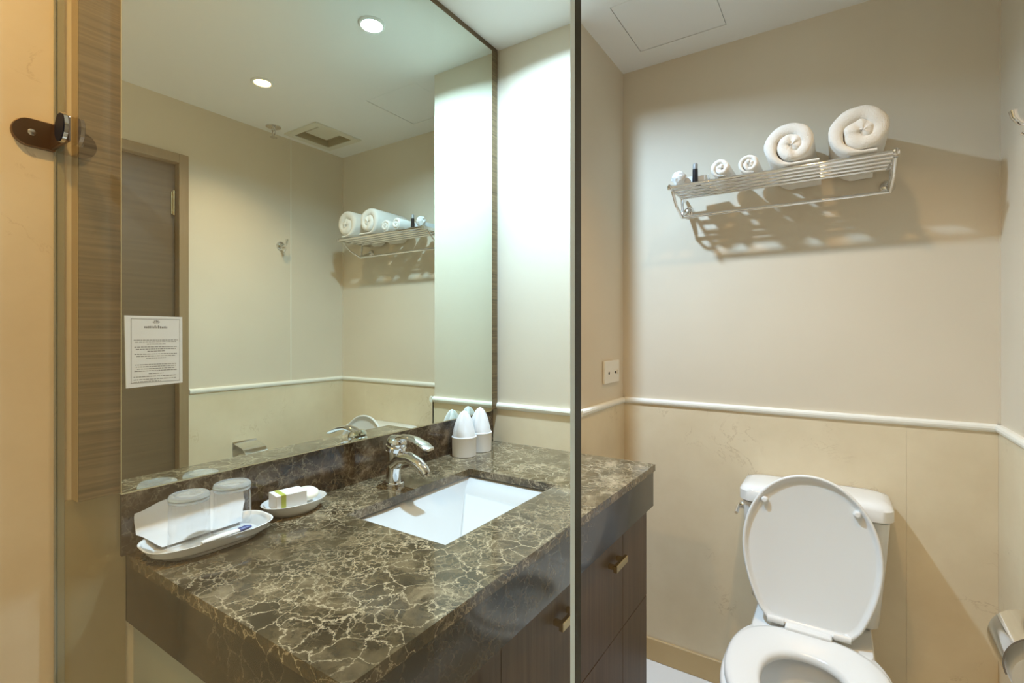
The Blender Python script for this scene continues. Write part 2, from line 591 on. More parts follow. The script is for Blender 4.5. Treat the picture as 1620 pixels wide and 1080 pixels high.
# door in the door wall, seen in the mirror
door = struct('door_1', box(B(), XR + 0.022, XR + 0.060, DY0 + 0.004, DY1 - 0.022, 0.006, DZ - 0.024), M['wood_door'])
bm = B()
for y0, y1, z0, z1 in ((DY0 - .038, DY0 + .012, 0, DZ + .04), (DY1 - .002, DY1 + .038, 0, DZ + .04), (DY0 + .012, DY1 - .002, DZ - .002, DZ + .04)):
    box(bm, XR - 0.012, XR + WT, y0, y1, z0, z1, 0.002, 1)
obj('door_frame', bm, M['wood_frame'], door)
bm = B()
box(bm, XR + 0.03, XR + WT, DY1 - .020, DY1 - .002, 0, DZ - .002)
box(bm, XR + 0.03, XR + WT, DY0 + .012, DY1 - .02, DZ - .022, DZ - .002)
obj('door_stop', bm, M['wood_door'], door)
for z in (0.30, 1.865):
    bm = B()
    tube(bm, [(XR + 0.016, DY1 - .013, z - .055), (XR + 0.016, DY1 - .013, z + .055)], 0.006)
    box(bm, XR + 0.016, XR + 0.022, DY1 - .022, DY1 - .012, z - .05, z + .05)
    obj('door_hinge', bm, M['gold'], door, smooth=True)
bm = B()
lathe(bm, [(0.0, 0), (0.026, 0), (0.026, -0.008), (0.0, -0.008)], (XR + 0.022, 0.335, 1.02), (1, 0, 0), 24)
tube(bm, [(XR + 0.02, 0.335, 1.02), (XR - 0.03, 0.335, 1.02), (XR - 0.036, 0.345, 1.02), (XR - 0.036, 0.455, 1.02)], 0.009)
obj('door_handle', bm, M['steel'], door, smooth=True)

# ------------------------------------------------------------------ vanity mirror on its wooden board
MX = -1.050
MY0, MY1, MZ0, MZ1 = 0.350, 1.464, 0.9975, 2.305
M['board_edge'] = simple('board_edge_band', (0.36, 0.25, 0.12), 0.45)
mir = thing('vanity_mirror', 'large wall mirror over the marble backsplash in a slim brown wood frame', 'mirror', (MX, (MY0 + MY1) / 2, MZ0))
obj('backing_board', box(B(), XL + .0005, MX - 0.005, 0.292, YP - .0075, MZ0, CEIL - .0005, 0.0008, 1), M['wood_mirror'], mir)
obj('edge_band', box(B(), XL + .0005, MX - 0.006, 0.291, 0.2919, MZ0, CEIL - .0005), M['board_edge'], mir)
pane = obj('mirror_pane', box(B(), MX - 0.0048, MX, MY0, MY1, MZ0, MZ1), [M['mirror_edge'], M['mirror']], mir)
for p in pane.data.polygons:
    p.material_index = 1 if p.normal.x > 0.9 else 0
obj('bottom_trim', box(B(), XL + .012, MX - 0.001, 0.350, MY1, MZ0 - .0030, MZ0 - .0003), M['mirror_edge'], mir)

# ------------------------------------------------------------------ notice stuck on the mirror
NY0, NY1, NZ0, NZ1 = 0.3535, 0.4460, 1.1820, 1.3095
no = thing('notice_sheet', 'white printed notice with a thin border stuck on the left side of the mirror', 'notice', (MX + .001, (NY0 + NY1) / 2, NZ0))
bm = B()
x = MX + 0.0006
loft(bm, [[(x + t, NY0 + .0025, NZ0 - .001), (x + t, NY1, NZ0 + .002), (x + t, NY1 - .0005, NZ1), (x + t, NY0, NZ1 + .0005)] for t in (0, 0.0006)])
obj('paper', bm, M['notice'], no)
x += 0.0007
fy0, fy1, fz0, fz1 = NY0 + .0095, NY1 - .0045, NZ0 + .0065, NZ1 - .0045


def q(bm, y0, y1, z0, z1, xx=x):
    vs = [bm.verts.new(p) for p in ((xx, y0, z0), (xx, y1, z0), (xx, y1, z1), (xx, y0, z1))]
    bm.faces.new(vs)


bm = B()
for a in ((fy0, fy1, fz1 - .0009, fz1), (fy0, fy1, fz0, fz0 + .0009), (fy0, fy0 + .0009, fz0, fz1), (fy1 - .0009, fy1, fz0, fz1)):
    q(bm, *a)
obj('printed_border', bm, M['ink'], no)
cy = (fy0 + fy1) / 2
bm = B()
for k in range(5):                                   # small crest and the blurred heading word below it
    a = -0.9 + 0.45 * k
    p = [(x, cy + math.sin(a) * .002, fz1 - .009), (x, cy + math.sin(a - .16) * .007, fz1 - .009 + math.cos(a - .16) * .0065), (x, cy + math.sin(a + .16) * .007, fz1 - .009 + math.cos(a + .16) * .0065)]
    bm.faces.new([bm.verts.new(v) for v in p])
yy = cy - .019
while yy < cy + .018:
    wd = random.uniform(.0016, .003)
    q(bm, yy, yy + wd, fz1 - .0175, fz1 - .0138 + random.uniform(-.0006, .0012))
    yy += wd + .0007
obj('printed_heading', bm, M['ink'], no)
bm = B()
lines = [(34, .035, 0), (37, .033, 0), (40, .015, 0), (44, .034, 0), (47, .032, 0), (50, .014, 0), (54, .034, 0), (57, .031, 0), (60, .016, 0),
         (69, .033, 0), (72, .032, 0), (75, .030, 0), (78, .034, 0), (82, .012, 0), (86, .034, -1), (90, .034, -1), (93, .021, -1)]
for pos, half, al in lines:
    zc = NZ1 - (NZ1 - NZ0) * pos / 100.0
    y0 = cy - half if al == 0 else fy0 + .004
    end = y0 + 2 * half
    while y0 < end:
        wd = random.uniform(.002, .006)
        q(bm, y0, min(y0 + wd, end), zc - .00065, zc + .00065)
        y0 += wd + .0009
o = obj('printed_lines', bm, M['ink'], no)
o['kind'] = 'stuff'

# ------------------------------------------------------------------ countertop, backsplash, basin, cabinet
ZC = 0.877
XC = -0.466
CY0, CY1 = 0.367, YP - TH - .0005
SX0, SX1, SY0, SY1 = -0.910, -0.621, 0.715, 1.157
CL = XL + .0005
top = thing('vanity_countertop', 'polished brown veined marble countertop with deep apron around the basin', 'countertop', ((XL + XC) / 2, 0.94, 0.755))
bm = slab_with_holes(B(), [CL, XC], [CY0, CY1], ZC - 0.020, ZC, [(SX0, SX1, SY0, SY1)])
obj('slab', bm, M['emperador'], top)
AB = 0.755
AE = 1.490
obj('front_apron', box(B(), XC - 0.020, XC - .0004, CY0 + .0004, AE, AB, ZC - 0.0205), M['emperador_shaded'], top)
obj('side_apron', box(B(), CL, XC - 0.0205, CY0 + .0004, CY0 + .02, AB, ZC - 0.0205), M['emperador_shaded'], top)
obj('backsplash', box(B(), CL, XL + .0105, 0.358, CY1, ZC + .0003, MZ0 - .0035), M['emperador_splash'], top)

# basin: under-mounted, rectangular, the floor sloping in facets
bas = thing('wash_basin', 'white rectangular ceramic basin set under the cut-out of the marble counter', 'basin', ((SX0 + SX1) / 2, (SY0 + SY1) / 2, 0.72))
zt = ZC - 0.0225
o_ = 0.006
A_, B_, C_, D_ = (SX0 - o_, SY0 - o_), (SX0 - o_, SY1 + o_), (SX1 + o_, SY1 + o_), (SX1 + o_, SY0 - o_)


def patch(bm, c00, c10, c11, c01, n=8, m=8, f=None):
    vs = []
    for i in range(n + 1):
        row = []
        for j in range(m + 1):
            u, v = i / n, j / m
            p = Vector(c00).lerp(Vector(c10), u).lerp(Vector(c01).lerp(Vector(c11), u), v)
            row.append(bm.verts.new(p))
        vs.append(row)
    for i in range(n):
        for j in range(m):
            bm.faces.new((vs[i][j], vs[i + 1][j], vs[i + 1][j + 1], vs[i][j + 1]))


bm = B()
NB, FB, FF, NF = (*A_, zt), (*B_, zt), (*C_, zt), (*D_, zt)
fFB, fFF, fNF = (-0.892, 1.112, ZC - .062), (-0.640, 1.112, ZC - .066), (-0.640, 0.770, ZC - .105)
for f in ((NB, FB, fFB), (NB, fFB, fNF), (FB, FF, fFF, fFB), (FF, NF, fNF, fFF), (NF, NB, fNF), (fFB, fFF, fNF)):
    bm.faces.new([bm.verts.new(p) for p in f])
bmesh.ops.remove_doubles(bm, verts=bm.verts, dist=1e-5)
es = [e for e in bm.edges if len(e.link_faces) == 2 and all(v.co.z < ZC - .03 for v in e.verts)]
bmesh.ops.bevel(bm, geom=es, offset=0.007, segments=3, affect='EDGES', profile=0.5)
rim_e = [e for e in bm.edges if len(e.link_faces) == 1]
ext = bmesh.ops.extrude_edge_only(bm, edges=rim_e)['geom']
ev = [v for v in ext if isinstance(v, bmesh.types.BMVert)]
cxb, cyb_ = (SX0 + SX1) / 2, (SY0 + SY1) / 2
for v in ev:
    v.co.x += math.copysign(.012, v.co.x - cxb)
    v.co.y += math.copysign(.012, v.co.y - cyb_)
ext = bmesh.ops.extrude_edge_only(bm, edges=[e for e in ext if isinstance(e, bmesh.types.BMEdge)])['geom']
for v in [v for v in ext if isinstance(v, bmesh.types.BMVert)]:
    v.co.z = ZC - .128
bmesh.ops.holes_fill(bm, edges=[e for e in ext if isinstance(e, bmesh.types.BMEdge)], sides=0)
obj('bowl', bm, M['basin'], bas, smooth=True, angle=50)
bm = B()
dc = (-0.668, 0.985, ZC - .0815)
lathe(bm, [(0.0, 0.002), (0.017, 0.002), (0.021, 0.0), (0.021, -0.004), (0.0, -0.004)], dc, (0, 0, 1), 24)
obj('drain', bm, M['chrome'], bas, smooth=True)
cab = thing('vanity_cabinet', 'dark brown wood vanity cabinet hung below the brown marble counter', 'cabinet', (-0.78, 0.93, 0.216))
CX = -0.482
obj('body', box(B(), CL, CX - .019, 0.392, 1.474, 0.216, ZC - .165), M['wood_cab'], cab)
obj('side_panel', box(B(), CL, CX - .022, 0.3795, 0.3915, 0.216, AB - .0005), simple('pale_side_panel', (0.37, 0.37, 0.29), 0.5), cab)['label'] = 'pale grey side panel'
ds = [0.392, 0.700, 0.988, 1.276, 1.474]
for i in range(4):
    a, b_ = ds[i] + .0012, ds[i + 1] - .0012
    for z0, z1, nm in ((0.489, AB - .002, 'door'), (0.216, 0.4868, 'door')):
        d = obj(nm, box(B(), CX - .018, CX, a, b_, z0, z1, 0.0008, 1), M['wood_cab'], cab)
        if i < 3 and z0 > 0.4:
            hy1 = b_ - 0.030
            bm = B()
            box(bm, CX + .016, CX + .026, hy1 - .078, hy1, 0.682, 0.700, 0.0012, 1)
            for hy in (hy1 - .066, hy1 - .012):
                box(bm, CX + .0002, CX + .016, hy - .005, hy + .005, 0.686, 0.696)
            obj('handle', bm, M['gold'], d)

# ------------------------------------------------------------------ mixer tap
fx, fy = -0.985, 0.925
fau = thing('basin_mixer_tap', 'chrome single-lever mixer tap standing behind the white basin', 'tap', (fx, fy, ZC))
bm = B()
lathe(bm, [(0.028, 0.0), (0.028, 0.006), (0.026, 0.008), (0.0, 0.008)], (fx, fy, ZC + .0003), n=32)
obj('base_ring', bm, M['chrome'], fau, smooth=True)
bm = B()
tube(bm, [(fx, fy, ZC + .008), (fx + .001, fy, ZC + .03), (fx + .004, fy, ZC + .055), (fx + .007, fy, ZC + .080), (fx + .008, fy, ZC + .092)],
     [.0205, .0185, .0180, .0215, .0255], 28)
obj('body', bm, M['chrome'], fau, smooth=True)
bm = B()
tube(bm, [(fx + .002, fy, ZC + .056), (fx + .03, fy, ZC + .075), (fx + .06, fy, ZC + .078), (fx + .092, fy, ZC + .068), (fx + .112, fy, ZC + .054), (fx + .117, fy, ZC + .046)],
     [.021, .0185, .016, .0145, .013, .0125], 22)
sp = obj('spout', bm, M['chrome'], fau, smooth=True)
bm = B()
lathe(bm, [(0.0095, 0.0), (0.0095, 0.006), (0, 0.006)], (fx + .1178, fy, ZC + .0395), (-.3, 0, 1), 18)
obj('aerator', bm, M['steel'], sp, smooth=True)
bm = B()
lathe(bm, [(0.0245, 0), (0.0268, 0.002), (0.0268, 0.012), (0.0245, 0.0145), (0.0262, 0.017), (0.0262, 0.025), (0.023, 0.033), (0.014, 0.037), (0.0, 0.038)],
      (fx + .008, fy, ZC + .0925), (.28, 0, 1), 28)
obj('lever_cap', bm, M['chrome'], fau, smooth=True)
bm = B()
rings = []
for t, wd, th, h in ((0.0, .015, .009, .120), (.02, .016, .008, .1285), (.045, .0155, .0065, .131), (.07, .018, .006, .128), (.095, .0195, .005, .120), (.115, .0185, .004, .111), (.120, .014, .003, .109)):
    c = Vector((fx + .012 + t, fy, ZC + h))
    rings.append([c + Vector((0, math.cos(a) * wd, math.sin(a) * th)) for a in (2 * PI * k / 16 for k in range(16))])
loft(bm, rings)
obj('lever', bm, M['chrome'], fau, smooth=True)

# ------------------------------------------------------------------ tray with napkin, tumblers, toothbrush packet
TZ = ZC + .0006
tcx, tcy = -1.003, 0.474


def oval(cx, cy, a, b_, e, rot, n=56):
    pts = []
    for k in range(n):
        t = 2 * PI * k / n
        c, s = math.cos(t), math.sin(t)
        u = a * math.copysign(abs(c) ** (2 / e), c)
        v = b_ * math.copysign(abs(s) ** (2 / e), s)
        pts.append((cx + u * math.cos(rot) - v * math.sin(rot), cy + u * math.sin(rot) + v * math.cos(rot)))
    return pts


def dish(bm, cx, cy, a, b_, h, th, e, rot, z, foot=0.62, floor_k=0.80):
    """shallow oval dish: foot, flaring outside wall, rolled rim, inner slope and flat floor."""
    sec = [(foot, 0.0), (foot + .02, 0.0), (0.80, h * .30), (0.93, h * .72), (1.0, h * .97), (0.985, h), (0.95, h * .93), (floor_k + .05, h * .45), (floor_k - .06, th)]
    rings = [[(x, y, z + hh) for x, y in oval(cx, cy, a * k, b_ * k if k < 1 else b_, e, rot)] for k, hh in sec]
    return loft(bm, rings)


tray = obj('vanity_tray', dish(B(), tcx, tcy, 0.111, 0.064, 0.026, 0.006, 3.0, PI / 2 - 0.06, TZ, 0.72, 0.86), M['ceramic'], loc=(tcx, tcy, TZ), smooth=True, angle=60)
tag(tray, 'white oblong ceramic tray holding two upturned tumblers on the near end of the counter', 'tray')
# napkin: folded white cloth lying in the tray and leaning up the backsplash behind it
bm = B()
npx = 26
npv = [(-1.0700, 0.071, 0), (-1.0725, 0.067, .004), (-1.0705, 0.056, .002), (-1.0670, 0.044, .001), (-1.0640, 0.0350, 0), (-1.0570, 0.0305, 0), (-1.0490, 0.0245, 0), (-1.0410, 0.0170, 0), (-1.0270, 0.0110, 0)]
rows = []
for i in range(npx + 1):
    u = i / npx
    u0 = 0.474 + 0.196 * (u - .5)
    row = []
    for k, (xx, hh, j) in enumerate(npv):
        y = 0.474 + (u0 - 0.474) * (1.0 if k < 5 else 1.0 - .07 * (k - 4))
        wav = noise.noise(Vector((u * 5, k * .5, 1.7))) * (.0035 if k < 5 else .0012)
        hx = hh + (0.010 * u * (hh / .066)) + (0.010 * math.exp(-((u - .30) / .2) ** 2) * (hh / .066) if k < 4 else 0)
        row.append((max(xx + wav * .6, XL + .0125), y + (0.004 * k / 8 if i else 0), TZ + hx + (wav if k < 4 else abs(wav) * .5)))
    rows.append(row)
vs = [[bm.verts.new(p) for p in r_] for r_ in rows]
for i in range(npx):
    for k in range(len(npv) - 1):
        bm.faces.new((vs[i][k], vs[i + 1][k], vs[i + 1][k + 1], vs[i][k + 1]))
bmesh.ops.solidify(bm, geom=bm.faces[:], thickness=0.0016)
nap = obj('paper_napkin', bm, M['paper'], loc=(-1.03, 0.48, TZ), smooth=True, angle=60)
tag(nap, 'folded white napkin propped on the oblong tray behind the tumblers', 'napkin')


def tumbler(cx, cy, z, label):
    t = thing('glass_tumbler', label, 'glass', (cx, cy, z), 'upturned tumblers on the tray')
    r0, r1, h, th = 0.0340, 0.0325, 0.103, 0.0014
    bm = B()
    lathe(bm, [(r0 - th, 0.0), (r0 - th * .5, -0.0004), (r0, 0.0), (r1, h - .013), (r1 - th, h - .013), (r0 - th, 0.0)], (cx, cy, z), n=48, cap0=False, cap1=False)
    obj('wall', bm, M['tumbler'], t, smooth=True, angle=50)
    bm = B()
    lathe(bm, [(0.0, h - .0120), (r1 * .78, h - .0120), (r1 * .95, h - .0128), (r1, h - .0128), (r1, h - .004), (r1 * .975, h - .0012), (r1 * .92, h), (r1 * .55, h - .0012), (0.0, h - .0016)], (cx, cy, z), n=48)
    obj('base', bm, M['solid_glass'], t, smooth=True, angle=50)
    bm = B()
    lathe(bm, [(r1 - .0001, h - .0085), (r1 + .0007, h - .0070), (r1 + .0007, h - .0050), (r1 + .0001, h - .0035)], (cx, cy, z), n=48, cap0=False, cap1=False)
    obj('base_bead', bm, M['solid_glass'], t, smooth=True)
    return t


tumbler(-0.985, 0.430, TZ + .0068, 'upturned clear glass tumbler nearer the left end of the oblong tray')
tumbler(-0.988, 0.508, TZ + .0068, 'upturned clear glass tumbler nearer the soap dish on the tray')
pk = thing('toothbrush_packet', 'thin white wrapped toothbrush packet with a dark blue end on the tray', 'packet', (-0.962, 0.47, TZ + .009))
bm = B()
pts = [(-0.944, 0.432, TZ + .0285), (-0.9435, 0.45, TZ + .0295), (-0.943, 0.475, TZ + .0300), (-0.9425, 0.497, TZ + .0300)]
tube(bm, pts, [.0045, .0075, .0075, .006], 12, 1.0, 0.5)
obj('wrapper', bm, M['paper'], pk, smooth=True)
bm = B()
tube(bm, [(-0.9425, 0.497, TZ + .0300), (-0.942, 0.510, TZ + .0310), (-0.942, 0.519, TZ + .0305)], [.0065, .0068, .004], 12, 1.0, 0.6)
obj('tip', bm, M['blue_print'], pk, smooth=True)['label'] = 'dark blue end'

# ------------------------------------------------------------------ soap dish
sx, sy = -1.0235, 0.664
sd = obj('soap_dish', dish(B(), sx, sy, 0.072, 0.0495, 0.027, 0.006, 2.0, PI / 2 - .12, TZ, 0.66, 0.8), M['ceramic'], loc=(sx, sy, TZ), smooth=True, angle=60)
tag(sd, 'small oval white ceramic soap dish against the backsplash beside the tray', 'soap dish')


def rbox(bm, c, sx_, sy_, sz_, rot, bev):
    n0 = len(bm.verts)
    box(bm, -sx_ / 2, sx_ / 2, -sy_ / 2, sy_ / 2, 0, sz_, bev, 2)
    vs = [v for v in bm.verts][n0:]
    bmesh.ops.rotate(bm, verts=vs, cent=(0, 0, 0), matrix=Matrix.Rotation(rot, 3, 'Z'))
    bmesh.ops.translate(bm, verts=vs, vec=c)
    return bm


sb = thing('soap_box', 'white cardboard soap box with a green band sitting in the soap dish', 'soap box', (-1.019, 0.645, TZ + .012))
obj('carton', rbox(B(), (-1.019, 0.645, TZ + .0175), 0.046, 0.066, 0.033, -0.20, 0.0012), M['paper'], sb)
bm = B()
cR = Matrix.Rotation(-0.20, 3, 'Z')
for y0, y1 in ((-0.0225, -0.0125),):
    rbox(bm, Vector((-1.019, 0.645, TZ + .0172)) + cR @ Vector((0, (y0 + y1) / 2, 0)), 0.0466, y1 - y0, 0.0336, -0.20, 0)
obj('green_band', bm, M['green'], sb)['label'] = 'olive green band'
bm = B()
lathe(bm, [(0.0, 0.0), (0.020, 0.001), (0.0265, 0.006), (0.0265, 0.012), (0.021, 0.0165), (0.0, 0.018)], (-1.030, 0.698, TZ + .0215), (0.18, -.12, 1), 32)
so = obj('soap_bar', bm, M['soap'], loc=(-1.030, 0.698, TZ + .02), smooth=True, angle=70)
tag(so, 'round cream soap bar lying in the dish behind the soap box', 'soap')


# ------------------------------------------------------------------ two paper-covered cups by the pillar
def covered_cup(cx, cy, rot, label):
    t = thing('covered_cup', label, 'cup', (cx, cy, TZ), 'paper covered cups by the pillar')
    bm = B()
    lathe(bm, [(0.0375, 0.0), (0.039, 0.001), (0.0402, 0.058), (0.0412, 0.062), (0.0402, 0.064), (0.0, 0.064)], (cx, cy, TZ), n=36)
    obj('cup_band', bm, M['paper2'], t, smooth=True)
    bm = B()
    rings = []
    n = 40
    for h, r, pl in ((0.060, .0385, .0), (0.070, .0385, .0012), (0.086, .0355, .0035), (0.104, .0310, .0055), (0.120, .0245, .006), (0.133, .0165, .005), (0.142, .0095, .003), (0.146, .0015, .0)):
        ring = []
        for k in range(n):
            a = 2 * PI * k / n + rot
            rr = r + pl * (abs(math.cos(2.5 * a)) * 2 - 1.2)
            fl = 1.0 - 0.25 * min(1, (h - .06) / .05)            # flattens into a fold towards the top
            ring.append((cx + rr * math.cos(a) * fl, cy + rr * math.sin(a), TZ + h))
        rings.append(ring)
    loft(bm, rings)
    obj('pleated_cover', bm, M['paper2'], t, smooth=True, angle=70)
    return t


covered_cup(-1.024, 1.272, 0.3, 'white cup under a pleated paper cover nearer the tap, in front of its twin')
covered_cup(-1.024, 1.358, 0.9, 'white cup under a pleated paper cover nearer the pillar, behind the other cup')

# ------------------------------------------------------------------ shower screen and its clamp
GX, GY = -0.1328, 0.2755
gp = thing('shower_screen', 'tall clear glass shower screen fixed to the cream marble wall', 'shower screen', ((XL + GX) / 2, GY, 0.0))
y0, y1 = GY - 0.0055, GY + 0.0055
a = 0.0016
bm = B()
sec = [(XL + .004, y0), (GX - .006 - a, y0), (GX - .006 + a, y0), (GX, y0 + a), (GX, y1 - a), (GX - a, y1), (XL + .004, y1)]
sec = [(XL + .004, y0), (GX - .0025, y0), (GX, y0 + .0012), (GX, y1 - .001), (GX - .001, y1), (XL + .004, y1)]
loft(bm, [[(x_, y_, z_) for x_, y_ in sec] for z_ in (0.004, 2.05)])
gpo = obj('glass_pane', bm, [M['glass'], M['glass_edge'], M['glass_arris']], gp)
for p in gpo.data.polygons:
    nn = p.normal
    if nn.x > 0.9 or (nn.x > 0.3 and nn.y > 0):
        p.material_index = 1
    elif nn.x > 0.1 and nn.y < -0.1:
        p.material_index = 2
bm = B()
box(bm, XL + .0003, XL + .0060, y0 - .0020, y0 - .0002, 0.0, 2.05)
box(bm, XL + .0003, XL + .0038, y0, y1, 0.0, 2.05)
obj('silicone_joint', bm, M['sealant'], gp)

clz = 1.600
cl = thing('glass_clamp', 'dark metal rounded wall clamp gripping the left edge of the shower screen', 'clamp', (XL, 0.245, clz))
bm = B()
pts = []
ya, yb, r = 0.2385, GY - .0065, 0.0225
for k in range(13):
    t = PI / 2 + PI * k / 12
    pts.append((ya + r * math.cos(t) * 1.0 - .0, clz + r * math.sin(t)))
pts += [(yb, clz - r), (yb, clz + r)]
rings = [[(XL + .0004, y_, z_) for y_, z_ in pts], [(XL + .0060, y_, z_) for y_, z_ in pts],
         [(XL + .0075, (y_ - .235) * .95 + .235, (z_ - clz) * .94 + clz) for y_, z_ in pts]]
loft(bm, rings)
obj('wall_plate', bm, M['bronze'], cl, smooth=True, angle=35)
bm = B()
lathe(bm, [(0.0, .0012), (.0035, .0012), (.0052, .0004), (.0052, -.001), (0, -.001)], (XL + .0077, 0.240, clz), (1, 0, 0), 18)
obj('plate_screw', bm, M['steel'], cl, smooth=True)
bm = B()
box(bm, XL + .0004, XL + .078, GY - .0125, GY - .0058, clz - .0205, clz + .0205, 0.0025, 2)
obj('clamp_jaw', bm, M['bronze'], cl)
bm = B()
lathe(bm, [(0.0, 0.0), (0.021, 0.0), (0.0215, .002), (0.0215, .006), (0.0, .006)], (XL + .072, GY - .0130, clz), (0, -1, 0), 32)
obj('bolt_cap', bm, M['navy'], cl, smooth=True)['label'] = 'dark round bolt cap'
bm = B()
lathe(bm, [(0.0213, .0), (0.0232, .0), (0.0232, .005), (0.0213, .005)], (XL + .072, GY - .0130, clz), (0, -1, 0), 32, cap0=False, cap1=False)
obj('cap_ring', bm, M['chrome'], cl, smooth=True)

# ------------------------------------------------------------------ toilet
tx = -0.066
toi = thing('toilet', 'white close-coupled toilet with raised seat cover standing on the pale floor', 'toilet', (tx, 1.5, 0.0))


def egg(cx, cy, w_, lf, lb, ef=2.0, eb=2.6, n=56):
    """egg outline: lf towards the camera (-y), lb towards the wall, the back squarer."""
    pts = []
    for k in range(n):
        t = 2 * PI * k / n
        c, s = math.cos(t), math.sin(t)
        e = eb if s > 0 else ef
        pts.append((cx + w_ * math.copysign(abs(c) ** (2 / e), c), cy + (lb if s > 0 else lf) * math.copysign(abs(s) ** (2 / e), s)))
    return pts


cyb = 1.42
bm = B()
secs = [(0.0, .105, .20, .27, 3.0, 3.4), (.02, .108, .20, .27, 3.0, 3.4), (.12, .100, .18, .27, 2.6, 3.2), (.22, .120, .19, .275, 2.3, 3.0),
        (.30, .155, .225, .275, 2.1, 2.8), (.36, .183, .252, .275, 2.1, 2.8), (.395, .192, .262, .275, 2.1, 2.8), (.408, .190, .260, .273, 2.1, 2.8),
        (.412, .184, .254, .268, 2.1, 2.8)]
rings = [[(x_, y_, z_) for x_, y_ in egg(tx, cyb, w_, lf, lb, ef, eb)] for z_, w_, lf, lb, ef, eb in secs]
for z_, w_, lf, lb, dy in ((.412, .128, .190, .140, 0), (.405, .118, .178, .128, 0), (.37, .116, .175, .120, 0), (.30, .100, .150, .095, 0), (.24, .075, .105, .065, .01), (.20, .05, .06, .05, .03), (.185, .02, .02, .02, .03)):
    rings.append([(x_, y_, z_) for x_, y_ in egg(tx, cyb - .02 + dy, w_, lf, lb, 2.0, 2.1)])
loft(bm, rings)
obj('bowl', bm, M['porcelain'], toi, smooth=True, angle=50)
bm = B()
loft(bm, [[(x_, y_, .2395) for x_, y_ in egg(tx, cyb - .012, .07, .098, .06, 2, 2)], [(x_, y_, .2400) for x_, y_ in egg(tx, cyb - .012, .07, .098, .06, 2, 2)]])
obj('water', bm, simple('bowl_water', (0.50, 0.48, 0.44), 0.02, spec=0.6), toi)
# the shelf behind the bowl that carries the tank
bm = B()
rings = []
for z_, hw, ya_ in ((.20, .105, 1.66), (.33, .12, 1.63), (.385, .150, 1.60), (.408, .150, 1.60), (.414, .146, 1.605)):
    rings.append([(x_, y_, z_) for x_, y_ in rrect(tx - hw, tx + hw, ya_, YB - .02, .03, 5)])
loft(bm, rings)
obj('tank_shelf', bm, M['porcelain'], toi, smooth=True, angle=45)
# tank, tapering downwards
bm = B()
rings = []
for z_, hw, yf in ((.4145, .160, 1.772), (.425, .168, 1.762), (.50, .174, 1.755), (.62, .184, 1.746), (.738, .192, 1.738)):
    rings.append([(x_, y_, z_) for x_, y_ in rrect(tx - hw, tx + hw, yf, YB - TH - .006, .030, 6)])
loft(bm, rings)
obj('tank', bm, M['porcelain'], toi, smooth=True, angle=45)
bm = B()
rings = []
for z_, hw, yf, yb_ in ((.7405, .196, 1.734, .004), (.745, .201, 1.729, .002), (.775, .201, 1.729, .002), (.786, .194, 1.737, .006), (.792, .176, 1.758, .02), (.794, .150, 1.785, .04)):
    rings.append([(x_, y_, z_) for x_, y_ in rrect(tx - hw, tx + hw, yf, YB - TH - .002 - yb_, .040, 6)])
loft(bm, rings)
obj('tank_lid', bm, M['porcelain'], toi, smooth=True, angle=40)
bm = B()
lathe(bm, [(0.0, .012), (.011, .012), (.013, .008), (.013, .0), (0, 0)], (tx - .1905, 1.775, .715), (-1, 0, 0), 20)
tube(bm, [(tx - .2045, 1.775, .715), (tx - .2055, 1.755, .711), (tx - .2055, 1.725, .702)], [.006, .0065, .005], 12)
obj('flush_lever', bm, M['chrome'], toi, smooth=True)
# seat ring lying on the rim
bm = B()
cys = 1.425
outer = lambda k: (0.183 + k, 0.245 + k, 0.200 + k)
rings = []
for z_, k in ((.4135, -.004), (.4165, 0), (.428, 0), (.434, -.006), (.4355, -.016)):
    w_, lf, lb = outer(k)
    rings.append([(x_, y_, z_) for x_, y_ in egg(tx, cys, w_, lf, lb, 2.05, 2.7)])
for z_, k in ((.4345, .012), (.429, .003), (.4165, .0), (.4135, .002)):
    rings.append([(x_, y_, z_) for x_, y_ in egg(tx, 1.385, .094 + k, .140 + k, .122 + k, 2.0, 2.2)])
loft(bm, rings, closed=True)
obj('seat', bm, M['seat'], toi, smooth=True, angle=50)
# raised cover leaning on the tank
hy, hz = 1.640, 0.430
lean = math.radians(10.0)
up = Vector((0, math.sin(lean), math.cos(lean)))
fw = Vector((0, -math.cos(lean), math.sin(lean)))         # the inside of the cover looks this way


def cover_pts(k, d):
    pts = []
    L0, W, vm, wb = 0.432, 0.176, 0.215, 0.108

    def add(u, v):
        pts.append(Vector((tx - .004 + u, hy, hz)) + up * v + fw * d)
    for i in range(37):                                   # round top
        t = PI * i / 36
        c, s = math.cos(t), math.sin(t)
        add((W - k) * math.copysign(abs(c) ** (2 / 2.05), c), vm + (L0 - vm - k) * s)

    def half(v):
        tt = (vm - v) / vm
        return W - k - (W - wb) * tt ** 1.9
    vs_ = [vm * (1 - q_ / 13) for q_ in range(1, 12)]
    r_ = .018
    for v in vs_:
        add(-half(max(v, k)), max(v, k + r_))
    add(-half(k) + .004, k + .006)
    add(-half(k) + r_, k)
    add(half(k) - r_, k)
    add(half(k) - .004, k + .006)
    for v in vs_[::-1]:
        add(half(max(v, k)), max(v, k + r_))
    return pts


